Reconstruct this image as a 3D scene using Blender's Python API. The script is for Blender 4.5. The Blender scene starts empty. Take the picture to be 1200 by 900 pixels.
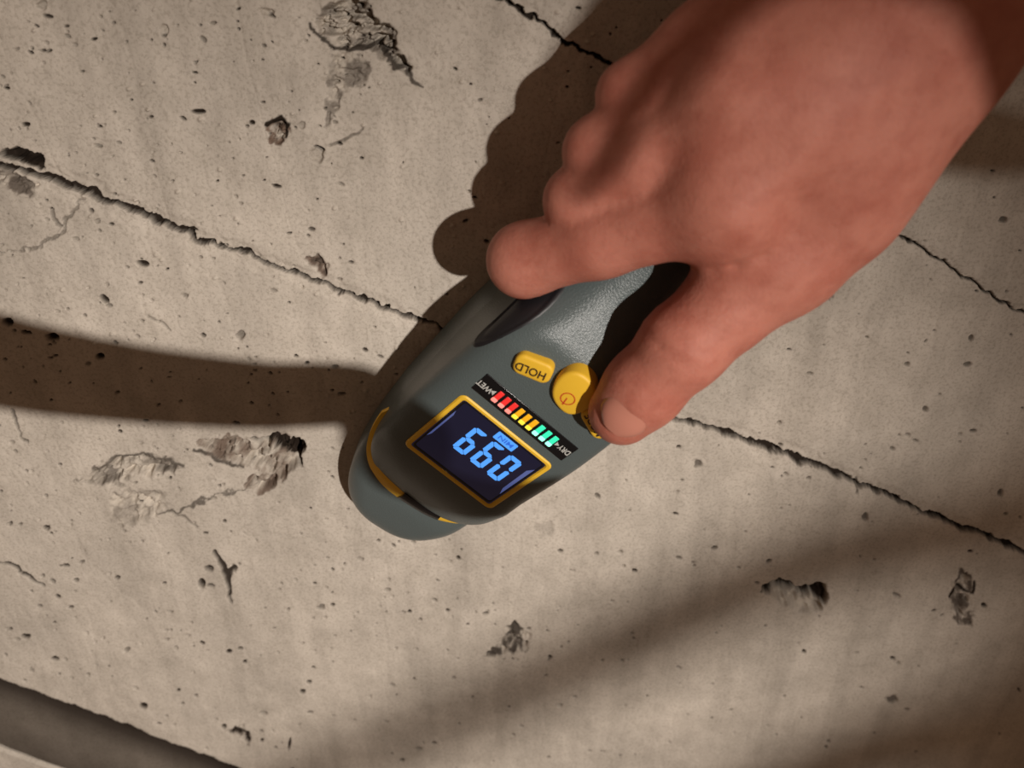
import bpy, math
import numpy as np
from mathutils import Vector, Matrix

# ------------------------------------------------------------------ camera
scene = bpy.context.scene
col = scene.collection
F_PX, CAM_H, PITCH = 900.0, 0.245, math.radians(-30)
CAM = np.array([0.0, CAM_H * math.tan(math.radians(30)), CAM_H])
cam_d = bpy.data.cameras.new('camera')
cam_d.sensor_width = 36.0
cam_d.lens = F_PX / 1200 * 36.0
cam_d.clip_start = 0.005
cam_d.dof.use_dof = True
cam_d.dof.focus_distance = 0.262
cam_d.dof.aperture_fstop = 11.0
cam_o = bpy.data.objects.new('camera', cam_d)
cam_o.location = CAM
cam_o.rotation_euler = (PITCH, 0, 0)
col.objects.link(cam_o)
scene.camera = cam_o

# ------------------------------------------------------------------ light
world = bpy.data.worlds.new('world')
scene.world = world
world.use_nodes = True
bg = world.node_tree.nodes['Background']
bg.inputs[0].default_value = (0.60, 0.37, 0.235, 1)
bg.inputs[1].default_value = 0.185

LAMP = Vector((0.430, 0.290, 1.00))
AIM = Vector((-0.150, -0.165, 0.0))
ld = bpy.data.lights.new('torch_beam', 'SPOT')
ld.energy = 54.0
ld.color = (1.0, 0.925, 0.85)
ld.shadow_soft_size = 0.010
ld.spot_size = math.radians(39)
ld.spot_blend = 1.0
lo = bpy.data.objects.new('torch_beam', ld)
lo.location = LAMP
lo.rotation_euler = (AIM - LAMP).to_track_quat('-Z', 'Y').to_euler()
col.objects.link(lo)

vs = scene.view_settings
vs.view_transform = 'Standard'
vs.look = 'None'
vs.gamma = 1.0
vs.use_curve_mapping = False
vs.exposure = 0.0

# ------------------------------------------------------------------ helpers
CP, SP = math.cos(PITCH), math.sin(PITCH)
ROT = np.array([[1, 0, 0], [0, CP, -SP], [0, SP, CP]])


def P(px, py, z=0.0):
    """Where the photographed point (px, py) stands in the room if it is at height z."""
    r = ROT @ np.array([(px - 600) / F_PX, (450 - py) / F_PX, -1.0])
    return CAM + r * ((z - CAM_H) / r[2])


def link(name, me, mat=None, parent=None, smooth=None):
    o = bpy.data.objects.new(name, me)
    col.objects.link(o)
    if mat is not None and not me.materials:
        me.materials.append(mat)
    if parent is not None:
        o.parent = parent
    if smooth is not None:
        me.shade_smooth()
        if smooth < 179:
            me.set_sharp_from_angle(angle=math.radians(smooth))
    return o


def tag(o, label=None, cat=None, kind=None, group=None):
    if label: o['label'] = label
    if cat: o['category'] = cat
    if kind: o['kind'] = kind
    if group: o['group'] = group
    return o


def mesh(name, verts, faces):
    me = bpy.data.meshes.new(name)
    me.from_pydata([tuple(map(float, v)) for v in verts], [], [tuple(map(int, f)) for f in faces])
    me.update()
    return me


def fast_mesh(name, V, Q):
    me = bpy.data.meshes.new(name)
    n, m = len(V), len(Q)
    me.vertices.add(n)
    me.vertices.foreach_set('co', np.ascontiguousarray(V, dtype=np.float32).ravel())
    me.loops.add(m * 4)
    me.loops.foreach_set('vertex_index', np.ascontiguousarray(Q, dtype=np.int32).ravel())
    me.polygons.add(m)
    me.polygons.foreach_set('loop_start', np.arange(0, m * 4, 4, dtype=np.int32))
    me.polygons.foreach_set('use_smooth', np.ones(m, dtype=bool))
    me.update(calc_edges=True)
    me.validate()
    return me


def mat(name, color, rough=0.5, metal=0.0, emit=None, estr=0.0, spec=0.5):
    m = bpy.data.materials.new(name)
    m.use_nodes = True
    b = m.node_tree.nodes['Principled BSDF']
    b.inputs['Base Color'].default_value = (*color, 1)
    b.inputs['Roughness'].default_value = rough
    b.inputs['Metallic'].default_value = metal
    b.inputs['Specular IOR Level'].default_value = spec
    if emit:
        b.inputs['Emission Color'].default_value = (*emit, 1)
        b.inputs['Emission Strength'].default_value = estr
    return m


class NT:
    """Short-hand for building node trees."""
    def __init__(self, m):
        self.t = m.node_tree
        self.b = self.t.nodes['Principled BSDF']
        self.co = self.t.nodes.new('ShaderNodeTexCoord').outputs['Object']

    def n(self, typ, **kw):
        nd = self.t.nodes.new(typ)
        for k, v in kw.items():
            setattr(nd, k, v)
        return nd

    def l(self, a, b):
        self.t.links.new(a, b)

    def noise(self, scale, detail=4, rough=0.6, stretch=None):
        src = self.co
        if stretch:
            mp = self.n('ShaderNodeMapping')
            mp.inputs['Scale'].default_value = stretch
            self.l(src, mp.inputs['Vector'])
            src = mp.outputs[0]
        k = self.n('ShaderNodeTexNoise')
        k.inputs['Scale'].default_value = scale
        k.inputs['Detail'].default_value = detail
        k.inputs['Roughness'].default_value = rough
        self.l(src, k.inputs['Vector'])
        return k.outputs['Fac']

    def ramp(self, fac, stops):
        r = self.n('ShaderNodeValToRGB')
        els = r.color_ramp.elements
        while len(els) < len(stops):
            els.new(0.5)
        for e, (p, c) in zip(els, stops):
            e.position = p
            e.color = (*c, 1) if len(c) == 3 else c
        self.l(fac, r.inputs[0])
        return r.outputs[0]

    def mix(self, fac, a, b, blend='MIX'):
        x = self.n('ShaderNodeMix', data_type='RGBA', blend_type=blend)
        for sock, v in ((x.inputs[0], fac), (x.inputs[6], a), (x.inputs[7], b)):
            if isinstance(v, (int, float)):
                sock.default_value = v
            elif isinstance(v, tuple):
                sock.default_value = (*v, 1)
            else:
                self.l(v, sock)
        return x.outputs[2]

    def bump(self, h, strength, dist, prev=None):
        k = self.n('ShaderNodeBump')
        k.inputs['Strength'].default_value = strength
        k.inputs['Distance'].default_value = dist
        self.l(h, k.inputs['Height'])
        if prev is not None:
            self.l(prev, k.inputs['Normal'])
        return k.outputs[0]


# ---- numpy lattice noise
_rng = np.random.default_rng(7)
_LAT = _rng.random((512, 512)).astype(np.float32)


def vnoise(x, y):
    xi = np.floor(x).astype(np.int64); yi = np.floor(y).astype(np.int64)
    fx = (x - xi).astype(np.float32); fy = (y - yi).astype(np.float32)
    fx = fx * fx * (3 - 2 * fx); fy = fy * fy * (3 - 2 * fy)
    x0, x1, y0, y1 = xi & 511, (xi + 1) & 511, yi & 511, (yi + 1) & 511
    a = _LAT[y0, x0] * (1 - fx) + _LAT[y0, x1] * fx
    b = _LAT[y1, x0] * (1 - fx) + _LAT[y1, x1] * fx
    return a * (1 - fy) + b * fy


def fbm(x, y, oct=4, gain=0.5):
    s = 0.0; a = 1.0; t = 0.0
    for i in range(oct):
        s = s + a * vnoise(x * 2 ** i + 17.3 * i, y * 2 ** i + 9.1 * i); t += a; a *= gain
    return s / t


def sstep(e0, e1, x):
    t = np.clip((x - e0) / (e1 - e0), 0, 1)
    return t * t * (3 - 2 * t)


# ------------------------------------------------------------------ materials
def concrete_material(name, base, dark=1.0):
    m = mat(name, base, 0.85, spec=0.25)
    k = NT(m)
    big = k.noise(14, 5, 0.6)
    mid = k.noise(70, 6, 0.65)
    streak = k.noise(60, 4, 0.6, (1.0, 0.12, 1.0))
    fine = k.noise(900, 3, 0.7)
    b = np.array(base)
    c = k.ramp(big, [(0.3, tuple(b * 0.84)), (0.7, tuple(b * 1.10))])
    c = k.mix(0.50, c, k.ramp(mid, [(0.3, (0.70, 0.69, 0.67)), (0.65, (1.05, 1.05, 1.05))]), 'MULTIPLY')
    c = k.mix(0.42, c, k.ramp(streak, [(0.34, (0.62, 0.61, 0.60)), (0.56, (1, 1, 1))]), 'MULTIPLY')
    c = k.mix(0.42, c, k.ramp(fine, [(0.38, (0.55, 0.53, 0.50)), (0.5, (1, 1, 1))]), 'MULTIPLY')
    at = k.n('ShaderNodeAttribute', attribute_name='dirt_shade')
    sep = k.n('ShaderNodeSeparateColor')
    k.l(at.outputs['Color'], sep.inputs[0])
    c = k.mix(sep.outputs[0], c, (0.022, 0.014, 0.009))       # packed dirt and painted shade in cracks and bug holes
    c = k.mix(sep.outputs[1], c, (0.17, 0.095, 0.06))         # rusty brown stain
    c = k.mix(sep.outputs[2], c, (0.56, 0.50, 0.42))          # pale broken cement, also one hole's painted lit lip
    k.l(c, k.b.inputs['Base Color'])
    h = k.bump(k.noise(420, 6, 0.7), 0.5, 0.00035)
    h = k.bump(fine, 0.35, 0.0002, h)
    k.l(h, k.b.inputs['Normal'])
    return m


M = {}
M['concrete'] = concrete_material('aged_concrete', (0.61, 0.545, 0.468))
M['kerb'] = concrete_material('dirty_kerb_concrete', (0.20, 0.17, 0.14))

m = mat('slate_grey_plastic', (0.092, 0.114, 0.114), 0.33, spec=0.45)
k = NT(m)
g = k.noise(1900, 2, 0.6)
k.l(k.bump(g, 0.6, 0.00024), k.b.inputs['Normal'])
M['grey'] = m
M['panel'] = mat('satin_grey_panel', (0.082, 0.090, 0.085), 0.5)
M['yellow'] = mat('yellow_rubber', (0.86, 0.52, 0.035), 0.5)
m = M['yellow']; k = NT(m)
k.l(k.bump(k.noise(1500, 2, 0.6), 0.25, 0.0001), k.b.inputs['Normal'])
M['black'] = mat('black_gloss_plastic', (0.006, 0.006, 0.007), 0.22)
M['rubber'] = mat('black_rubber', (0.012, 0.011, 0.013), 0.45)
M['screen'] = mat('lcd_glass', (0.008, 0.008, 0.020), 0.10, emit=(0.012, 0.012, 0.035), estr=0.35)
M['digit'] = mat('lcd_blue_segment', (0.02, 0.05, 0.1), 0.5, emit=(0.085, 0.36, 1.0), estr=1.0)
M['edge_blue'] = mat('screen_edge_blue', (0.05, 0.06, 0.12), 0.3, emit=(0.16, 0.22, 0.62), estr=0.35)
M['ink'] = mat('dark_print', (0.03, 0.012, 0.006), 0.6)
M['redink'] = mat('red_print', (0.55, 0.065, 0.012), 0.6)
M['white_ink'] = mat('white_print', (0.55, 0.55, 0.52), 0.6)
M['bluetext'] = mat('blue_screen_print', (0.02, 0.05, 0.2), 0.5, emit=(0.02, 0.12, 0.55), estr=1.0)
for nm, c, hot in (('red', (0.85, 0.035, 0.03), (1.0, 0.30, 0.24)), ('amber', (0.90, 0.42, 0.012), (1.0, 0.80, 0.06)),
                   ('green', (0.04, 0.80, 0.42), (0.30, 1.0, 0.68))):
    M['led_' + nm] = mat('led_' + nm, tuple(x * 0.3 for x in c), 0.3, emit=c, estr=0.85 if nm != 'green' else 1.1)
    M['chip_' + nm] = mat('led_core_' + nm, tuple(x * 0.3 for x in hot), 0.3, emit=hot, estr=1.0 if nm != 'green' else 1.6)

m = mat('skin', (0.56, 0.25, 0.175), 0.6, spec=0.3)
k = NT(m)
c = k.ramp(k.noise(38, 4, 0.6), [(0.3, (0.48, 0.170, 0.118)), (0.7, (0.585, 0.232, 0.168))])
c = k.mix(0.40, c, k.ramp(k.noise(210, 4, 0.7), [(0.33, (0.72, 0.58, 0.55)), (0.55, (1, 1, 1))]), 'MULTIPLY')
c = k.mix(0.5, c, k.ramp(k.noise(75, 3, 0.6), [(0.36, (0.86, 0.72, 0.70)), (0.55, (1, 1, 1))]), 'MULTIPLY')
k.l(c, k.b.inputs['Base Color'])
h = k.bump(k.noise(420, 5, 0.65), 0.32, 0.0005)
h = k.bump(k.noise(1300, 2, 0.6), 0.22, 0.00025, h)
vo = k.n('ShaderNodeTexVoronoi', feature='DISTANCE_TO_EDGE')
vo.inputs['Scale'].default_value = 620
k.l(k.co, vo.inputs['Vector'])
h = k.bump(vo.outputs['Distance'], 0.14, 0.0006, h)
k.l(h, k.b.inputs['Normal'])
k.b.inputs['Subsurface Weight'].default_value = 0.25
k.b.inputs['Subsurface Radius'].default_value = (1.0, 0.35, 0.2)
k.b.inputs['Subsurface Scale'].default_value = 0.003
M['skin'] = m
M['nail'] = mat('fingernail', (0.52, 0.215, 0.155), 0.22, spec=0.5)
M['shade_tube'] = mat('shade_tube_black', (0.02, 0.018, 0.016), 0.6)  # for the unseen tubes added to block the torch


# ------------------------------------------------------------------ concrete floor
def build_floor():
    step = 1.2
    xs = np.arange(-70, 1271, step); ys = np.arange(-50, 951, step)  # grid and its features laid out in image pixels, cast from camera to floor
    grow = 4.0 * (1.22 ** np.arange(1, 34)); grow = np.cumsum(grow)
    gx = grow[grow < 3500]; gy0 = grow[grow < 5000]; gy1 = np.linspace(12, 560, 40)
    xs = np.concatenate([xs[0] - gx[::-1], xs, xs[-1] + gx])
    ys = np.concatenate([ys[0] - gy0[::-1], ys, ys[-1] + gy1])
    nx, ny = len(xs), len(ys)
    PX, PY = np.meshgrid(xs, ys)
    rx = (PX - 600) / F_PX; ry = (450 - PY) / F_PX
    wy = CP * ry + SP; wz = SP * ry - CP
    t = -CAM_H / wz
    X = (rx * t).astype(np.float64); Y = CAM[1] + wy * t
    PX = PX.astype(np.float32); PY = PY.astype(np.float32)
    Z = np.zeros_like(X)
    dirt_shade = np.zeros(X.shape, np.float32); rust = np.zeros(X.shape, np.float32); pale = np.zeros(X.shape, np.float32)
    ix = lambda v: int(np.clip(np.searchsorted(xs, v), 0, nx - 1))
    iy = lambda v: int(np.clip(np.searchsorted(ys, v), 0, ny - 1))

    # broad relief and grain
    Z += (fbm(X * 18, Y * 18, 3) - 0.5) * 0.0016
    Z += (fbm(X * 220, Y * 160, 3) - 0.5) * 0.00048
    Z += (fbm(X * 900, Y * 700, 2) - 0.5) * 0.00016
    ridg = np.abs(fbm(X * 45 + 3, Y * 13 + 8, 3) - 0.5)
    Z -= sstep(0.03, 0.0, ridg) * 0.00012

    def window(cx, cy, r):
        return slice(iy(cy - r), iy(cy + r) + 1), slice(ix(cx - r), ix(cx + r) + 1)

    def pit(cx, cy, a, b, ang, depth, dk=0.8, rag=0.25):
        s = window(cx, cy, max(a, b) * 2.0 + 3)
        x = PX[s] - cx; y = PY[s] - cy
        if x.size == 0: return
        ca, sa = math.cos(ang), math.sin(ang)
        u = (x * ca + y * sa) / a; v = (-x * sa + y * ca) / b
        w = (fbm(PX[s] * 0.16 + cx, PY[s] * 0.16 + cy, 3) - 0.5) * 2 * rag
        d = np.sqrt(u * u + v * v) + w
        k = sstep(1.12, 0.55, d)
        Z[s] -= k * depth
        dirt_shade[s] = np.maximum(dirt_shade[s], k * dk)

    def spall(poly, depth, dk=0.25, rs=0.0, pl=0.0, rough=0.6, rag=7.0, fs=0.07, soft=9.0, seed=0.0):
        """A broken-out patch of the surface: ragged rim, craggy bottom."""
        poly = np.array(poly, np.float32)
        lo_, hi_ = poly.min(0) - 26, poly.max(0) + 26
        s = (slice(iy(lo_[1]), iy(hi_[1]) + 1), slice(ix(lo_[0]), ix(hi_[0]) + 1))
        x = PX[s] + (fbm(PX[s] * fs * 1.6 + seed, PY[s] * fs * 1.6, 4) - 0.5) * rag * 2.4
        y = PY[s] + (fbm(PX[s] * fs * 1.6 + 40 + seed, PY[s] * fs * 1.6 + 9, 4) - 0.5) * rag * 2.4
        dmin = np.full(x.shape, 1e9, np.float32); inside = np.zeros(x.shape, bool)
        n = len(poly)
        for i in range(n):
            a, b = poly[i], poly[(i + 1) % n]
            e = b - a; L = float(e @ e)
            h = np.clip(((x - a[0]) * e[0] + (y - a[1]) * e[1]) / L, 0, 1)
            dmin = np.minimum(dmin, np.hypot(x - a[0] - h * e[0], y - a[1] - h * e[1]))
            cr = ((a[1] > y) != (b[1] > y)) & (x < (b[0] - a[0]) * (y - a[1]) / (b[1] - a[1] + 1e-9) + a[0])
            inside ^= cr
        sd = np.where(inside, dmin, -dmin)
        k = sstep(-1.0, soft, sd)
        crag = fbm(PX[s] * fs * 1.3 + seed, PY[s] * fs * 2.0 + seed, 4)
        crag = 1 - rough + rough * 2 * sstep(0.3, 0.7, crag)
        Z[s] -= k * depth * crag
        Z[s] += (fbm(PX[s] * 0.35, PY[s] * 0.35 + seed, 3) - 0.5) * 0.0009 * k
        kk = sstep(-1.0, 2.5, sd)
        tone = fbm(PX[s] * fs + 5 + seed, PY[s] * fs + 3, 4)
        if dk > 0.7: tone = np.maximum(tone, 0.60)
        dirt_shade[s] = np.maximum(dirt_shade[s], kk * np.minimum(1.0, dk * 2.1) * sstep(0.32, 0.62, tone))
        rust[s] = np.maximum(rust[s], kk * rs * sstep(0.3, 0.6, tone))
        pale[s] = np.maximum(pale[s], kk * pl * sstep(0.7, 0.35, tone))

    def crack(pts, width, depth, dk=0.9, jag=5.0, seed=0.0, lip=0.0):
        pts = np.array(pts, np.float32)
        for i in range(len(pts) - 1):
            a, b = pts[i], pts[i + 1]
            wa = width[i] if isinstance(width, (list, tuple)) else width
            wb = width[i + 1] if isinstance(width, (list, tuple)) else width
            lo_, hi_ = np.minimum(a, b) - 22, np.maximum(a, b) + 22
            s = (slice(iy(lo_[1]), iy(hi_[1]) + 1), slice(ix(lo_[0]), ix(hi_[0]) + 1))
            x = PX[s] + (fbm(PX[s] * 0.11 + seed, PY[s] * 0.11, 4) - 0.5) * jag * 2
            y = PY[s] + (fbm(PX[s] * 0.11 + 31, PY[s] * 0.11 + seed, 4) - 0.5) * jag * 2
            e = b - a
            h = np.clip(((x - a[0]) * e[0] + (y - a[1]) * e[1]) / float(e @ e), 0, 1)
            d = np.hypot(x - a[0] - h * e[0], y - a[1] - h * e[1])
            w = (wa + (wb - wa) * h) * (0.45 + 1.1 * fbm(PX[s] * 0.09 + seed * 3, PY[s] * 0.09, 3))
            k = sstep(w * 0.5 + 1.3, w * 0.5 - 0.9, d)
            # keep the deepest pass where segments meet
            cut = -k * depth
            Zc = Zk[s]; Zk[s] = np.minimum(Zc, cut)
            dirt_shade[s] = np.maximum(dirt_shade[s], k * dk)
            if lip:
                kl = sstep(w + 10, w, d)
                Zl[s] = np.minimum(Zl[s], -kl * lip)

    Zk = np.zeros_like(Z); Zl = np.zeros_like(Z)
    C1 = [(-1500, -380), (-300, 90), (0, 196), (40, 204), (67, 213), (103, 223), (123, 237), (157, 248), (180, 258), (217, 272), (230, 283),
          (253, 287), (290, 298), (320, 312), (350, 323), (377, 332), (400, 342), (439, 356), (474, 370), (530, 388),
          (640, 430), (760, 477), (800, 494), (833, 502), (870, 515), (907, 527), (947, 543), (983, 557), (1033, 577),
          (1063, 592), (1100, 607), (1137, 623), (1167, 633), (1200, 647), (1300, 690), (2600, 1180)]
    W1 = [3, 4, 5, 8, 8, 9, 7, 7, 6, 6, 5, 4, 5, 5, 5, 5, 4, 4, 4, 3, 4, 4, 5, 5, 7, 8, 8, 7, 5, 5, 5, 5, 6, 6, 5, 4]
    C2 = [(-900, -960), (560, -20), (588, 0), (621, 17), (660, 48), (711, 73), (860, 165), (1040, 269), (1060, 278), (1087, 295),
          (1097, 302), (1120, 317), (1147, 335), (1170, 350), (1200, 367), (1320, 440), (2600, 1230)]
    W2 = [3, 4, 4, 5, 4, 4, 4, 3, 2.5, 3, 2.5, 2, 2, 2, 2, 2, 2]
    i0 = [i for i, p in enumerate(C1) if -301 <= p[0] <= 1301]
    crack([C1[i] for i in i0], [W1[i] for i in i0], 0.0045, 0.9, 5, 1.0, 0.0007)
    i0 = [i for i, p in enumerate(C2) if 500 <= p[0] <= 1321]
    crack([C2[i] for i in i0], [W2[i] for i in i0], 0.0028, 0.85, 5, 6.0, 0.0004)
    # hairline side cracks
    crack([(100, 233), (76, 258), (70, 275), (30, 294), (-30, 300)], [2.5, 3, 3, 2, 1.5], 0.0010, 0.45, 8, 3.0)
    crack([(60, 248), (66, 262), (72, 264)], [3, 4, 3], 0.0010, 0.5, 4, 4.0)
    crack([(-20, 660), (12, 662), (30, 674), (50, 686)], [2, 3, 3, 2], 0.0012, 0.8, 3, 5.0)
    crack([(250, 648), (258, 660), (266, 672), (268, 690), (270, 706)], [4, 6, 7, 4, 2], 0.0018, 0.8, 3, 7.0)
    crack([(276, 664), (268, 672)], [5, 5], 0.0018, 0.8, 3, 7.5)
    crack([(14, 482), (20, 497), (22, 514), (32, 518)], [4, 3, 2, 3], 0.0010, 0.6, 3, 8.0)
    crack([(388, 170), (405, 163), (425, 152)], [3, 3, 2], 0.0008, 0.5, 3, 9.0)
    crack([(195, 600), (215, 606), (230, 618)], [2, 2, 1.5], 0.0007, 0.5, 3, 10.0)
    crack([(1003, 560), (1004, 578)], [3, 2], 0.0012, 0.6, 3, 11.0)
    crack([(175, 372), (192, 380), (200, 388)], [2, 2, 2], 0.0006, 0.4, 3, 12.0)
    # shade in the deep mouths of the larger holes, painted dark
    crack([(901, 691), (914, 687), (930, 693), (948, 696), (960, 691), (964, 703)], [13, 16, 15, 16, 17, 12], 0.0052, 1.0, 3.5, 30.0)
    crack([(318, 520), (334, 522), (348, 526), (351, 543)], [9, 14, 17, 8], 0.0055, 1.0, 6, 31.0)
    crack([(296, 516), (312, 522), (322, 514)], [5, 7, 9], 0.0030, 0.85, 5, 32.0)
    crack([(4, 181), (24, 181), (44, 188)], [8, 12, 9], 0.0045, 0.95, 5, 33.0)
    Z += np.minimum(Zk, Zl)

    # broken patches
    spall([(362, 22), (385, 4), (412, -12), (436, 6), (450, 24), (462, 30), (468, 60), (478, 72), (486, 92), (470, 84), (456, 74), (440, 66), (424, 58), (400, 58), (384, 48)],
          0.0040, 0.16, 0.06, 0.30, 0.65, 6, 0.08, 10, 2.0)
    crack([(362, 26), (372, 42), (398, 58), (424, 56), (444, 50), (452, 62), (462, 78), (470, 80)], [4, 5, 5, 6, 8, 6, 7, 4], 0.0030, 0.75, 4, 13.0)
    crack([(472, 68), (478, 84), (484, 94), (496, 102)], [4, 7, 5, 2], 0.0025, 0.7, 3, 14.0)
    spall([(384, 60), (420, 64), (440, 78), (428, 108), (408, 100), (398, 128), (388, 152), (378, 150), (384, 110)], 0.0009, 0.22, 0.05, 0.25, 0.7, 6, 0.09, 10, 4.0)
    spall([(312, 146), (332, 134), (344, 152), (330, 172), (314, 168)], 0.0026, 0.30, 0.75, 0.0, 0.6, 5, 0.1, 8, 6.0)
    crack([(313, 146), (330, 138), (336, 146), (334, 160)], [5, 8, 7, 3], 0.0030, 0.85, 3, 15.0)
    pit(372, 181, 9, 11, 0.2, 0.0018, 0.14, 0.45); pit(374, 174, 7, 3, 0.4, 0.0022, 0.8)
    pit(354, 147, 4, 5, 0, 0.0012, 0.25, 0.4)
    spall([(356, 304), (372, 298), (386, 312), (380, 328), (368, 316)], 0.0026, 0.35, 0.75, 0.0, 0.5, 3, 0.12, 6, 8.0)
    spall([(0, 176), (24, 174), (52, 182), (50, 200), (34, 196), (12, 186)], 0.0045, 0.75, 0.10, 0.0, 0.4, 4, 0.1, 7, 10.0)
    spall([(-40, 196), (10, 198), (46, 216), (40, 232), (14, 226), (-40, 212)], 0.0022, 0.30, 0.15, 0.15, 0.7, 6, 0.07, 12, 12.0)
    spall([(228, 520), (262, 512), (300, 514), (334, 508), (352, 524), (354, 546), (338, 556), (320, 574), (300, 584), (286, 566), (306, 552), (276, 546), (248, 536)],
          0.0036, 0.26, 0.45, 0.30, 0.7, 7, 0.07, 9, 14.0)
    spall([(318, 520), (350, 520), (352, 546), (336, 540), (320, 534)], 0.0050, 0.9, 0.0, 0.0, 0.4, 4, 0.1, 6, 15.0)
    crack([(228, 528), (248, 536), (268, 544), (284, 548)], [3, 5, 4, 2], 0.0020, 0.7, 4, 16.0)
    spall([(88, 566), (112, 546), (140, 532), (176, 534), (212, 546), (200, 556), (160, 560), (130, 572), (112, 566)], 0.0028, 0.26, 0.05, 0.2, 0.7, 6, 0.08, 10, 16.0)
    crack([(112, 552), (136, 535), (168, 534), (196, 540), (214, 548)], [2, 4, 5, 4, 2], 0.0018, 0.65, 4, 17.0)
    spall([(132, 578), (176, 572), (206, 590), (186, 604), (150, 622), (126, 612)], 0.0014, 0.14, 0.04, 0.40, 0.8, 8, 0.08, 12, 18.0)
    crack([(180, 604), (214, 598), (232, 588), (258, 578), (300, 572)], [1.5, 3.5, 3, 2, 1.5], 0.0020, 0.6, 8, 18.0)
    pit(245, 667, 6, 4, 0.2, 0.0030, 0.95); pit(236, 684, 4.5, 6, 0.1, 0.0034, 1.0, 0.1); pit(247, 686, 5, 2, 0.1, 0.0012, 0.7)
    spall([(268, 856), (284, 850), (296, 866), (290, 874), (282, 864)], 0.0022, 0.5, 0.15, 0.1, 0.6, 4, 0.12, 6, 20.0)
    spall([(566, 770), (590, 744), (604, 724), (622, 744), (618, 764), (592, 768)], 0.0014, 0.35, 0.05, 0.2, 0.8, 4, 0.12, 7, 22.0)
    spall([(897, 690), (912, 683), (930, 688), (948, 690), (958, 684), (965, 700), (962, 716), (940, 718), (914, 708)], 0.0046, 0.10, 0.05, 0.75, 0.35, 3, 0.1, 6, 24.0)  # pale tone painted for the lit lower wall of this hole
    spall([(1114, 690), (1124, 664), (1138, 676), (1142, 706), (1138, 736), (1122, 732), (1114, 712)], 0.0016, 0.32, 0.15, 0.1, 0.8, 5, 0.1, 8, 26.0)
    crack([(1113, 700), (1120, 688), (1132, 692), (1140, 694), (1141, 682)], [4, 5, 4, 4, 3], 0.0022, 0.85, 3, 27.0)
    spall([(930, 346), (950, 326), (966, 318), (980, 330), (976, 350), (954, 358)], 0.0022, 0.22, 0.0, 0.45, 0.7, 5, 0.12, 7, 28.0)
    pit(972, 324, 8, 4, 0.8, 0.0030, 0.9); pit(945, 338, 6, 4, -0.4, 0.0026, 0.8)
    for a in ((817, 543, 5, 6), (1045, 820, 6, 5), (1014, 606, 4, 4), (1134, 427, 5, 3), (1085, 479, 4, 4), (1176, 258, 5, 4), (1138, 396, 3, 4), (1172, 577, 3, 4)):
        pit(*a, 0, 0.0014, 0.6, 0.7)
    pit(639, 621, 13, 10, 0.2, 0.0004, 0.16, 0.7)
    pit(8, 378, 7, 5, .2, .002, .9); pit(60, 396, 8, 5, 0.1, 0.0022, 0.9); pit(117, 418, 6, 4, 0, 0.002, 0.9)
    pit(122, 351, 7, 4, 0.7, 0.0022, 0.9); pit(167, 310, 8, 4, 0.2, 0.002, 0.9); pit(282, 393, 6, 5, -0.4, 0.0020, 0.5, 0.5)
    pit(231, 131, 10, 3, 0.02, 0.0016, 0.9, 0.3); pit(312, 14, 10, 5, 0.4, 0.0014, 0.10, 0.5); pit(318, 18, 6, 2, 0.5, 0.0014, 0.6); pit(192, 36, 5, 8, 0.2, 0.0013, 0.10, 0.5); pit(191, 42, 4, 2, 0.2, 0.0012, 0.6)
    pit(55, 19, 7, 2.5, 0.2, 0.0014, .8); pit(30, 146, 5, 3, 0, 0.0014, .9); pit(49, 6, 6, 5, 0, 0.0014, 0.25, 0.5)
    pit(168, 827, 5, 4, .2, .0018, .9); pit(339, 872, 2, 8, .15, .0012, .9); pit(262, 852, 3, 3, 0, .0016, .9)
    pit(54, 619, 4, 3, 0, .002, .95); pit(30, 746, 6, 3, -.1, .0016, .9); pit(64, 772, 5, 2.5, 0, .0016, .9); pit(82, 712, 4, 2, 0, .0014, .8)

    # bug holes, scattered and in faint drifts
    rng = np.random.default_rng(11)
    n = 0
    while n < 1050:
        x, y = rng.uniform(-60, 1260), rng.uniform(-40, 940)
        dens = 1.0 if x < 430 else (0.75 if (x < 700 and y > 600) else 0.33 if y > 500 else 0.16)
        dens *= 0.35 + 1.3 * float(fbm(np.array(x * 0.012), np.array(y * 0.012), 2))
        if rng.random() > dens: continue
        n += 1
        r = 1.1 + 1.9 * rng.random() ** 3.0
        pit(x, y, r * rng.uniform(1.1, 1.9), r * rng.uniform(0.7, 1.0), rng.normal(0.12, 0.3), rng.uniform(0.0008, 0.0020), rng.uniform(0.35, 1.0), 0.3)
    # little proud crumbs of cement
    for _ in range(110):
        x, y = rng.uniform(-60, 700), rng.uniform(-40, 500)
        r = rng.uniform(1.2, 3.0); s = window(x, y, 8)
        d = np.hypot((PX[s] - x) / r / 1.3, (PY[s] - y) / r)
        kq = sstep(1.2, 0.3, d)
        Z[s] += kq * 0.0007; pale[s] = np.maximum(pale[s], kq * 0.5)

    # the slab's broken lower-left edge drops away
    ex_ = np.array([-6000, -200, 0, 100, 175, 275, 340, 3000.0]); ey_ = np.array([-1200, 722, 798, 831, 862, 900, 926, 1990.0])
    E = PY - np.interp(PX, ex_, ey_) - (fbm(PX * 0.06, PY * 0.06, 4) - 0.5) * 6
    kd = sstep(-1.2, 2.0, E)
    Z = Z * (1 - kd) + (-0.030) * kd
    dirt_shade = np.maximum(dirt_shade, sstep(-4.0, 1.0, E) * 0.9)

    clear = 1 - sstep(0.50, 0.85, dirt_shade)
    pale = pale * clear; rust = rust * clear

    # ---- split into slabs along the joints
    V = np.stack([X, Y, Z], -1).reshape(-1, 3)
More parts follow.
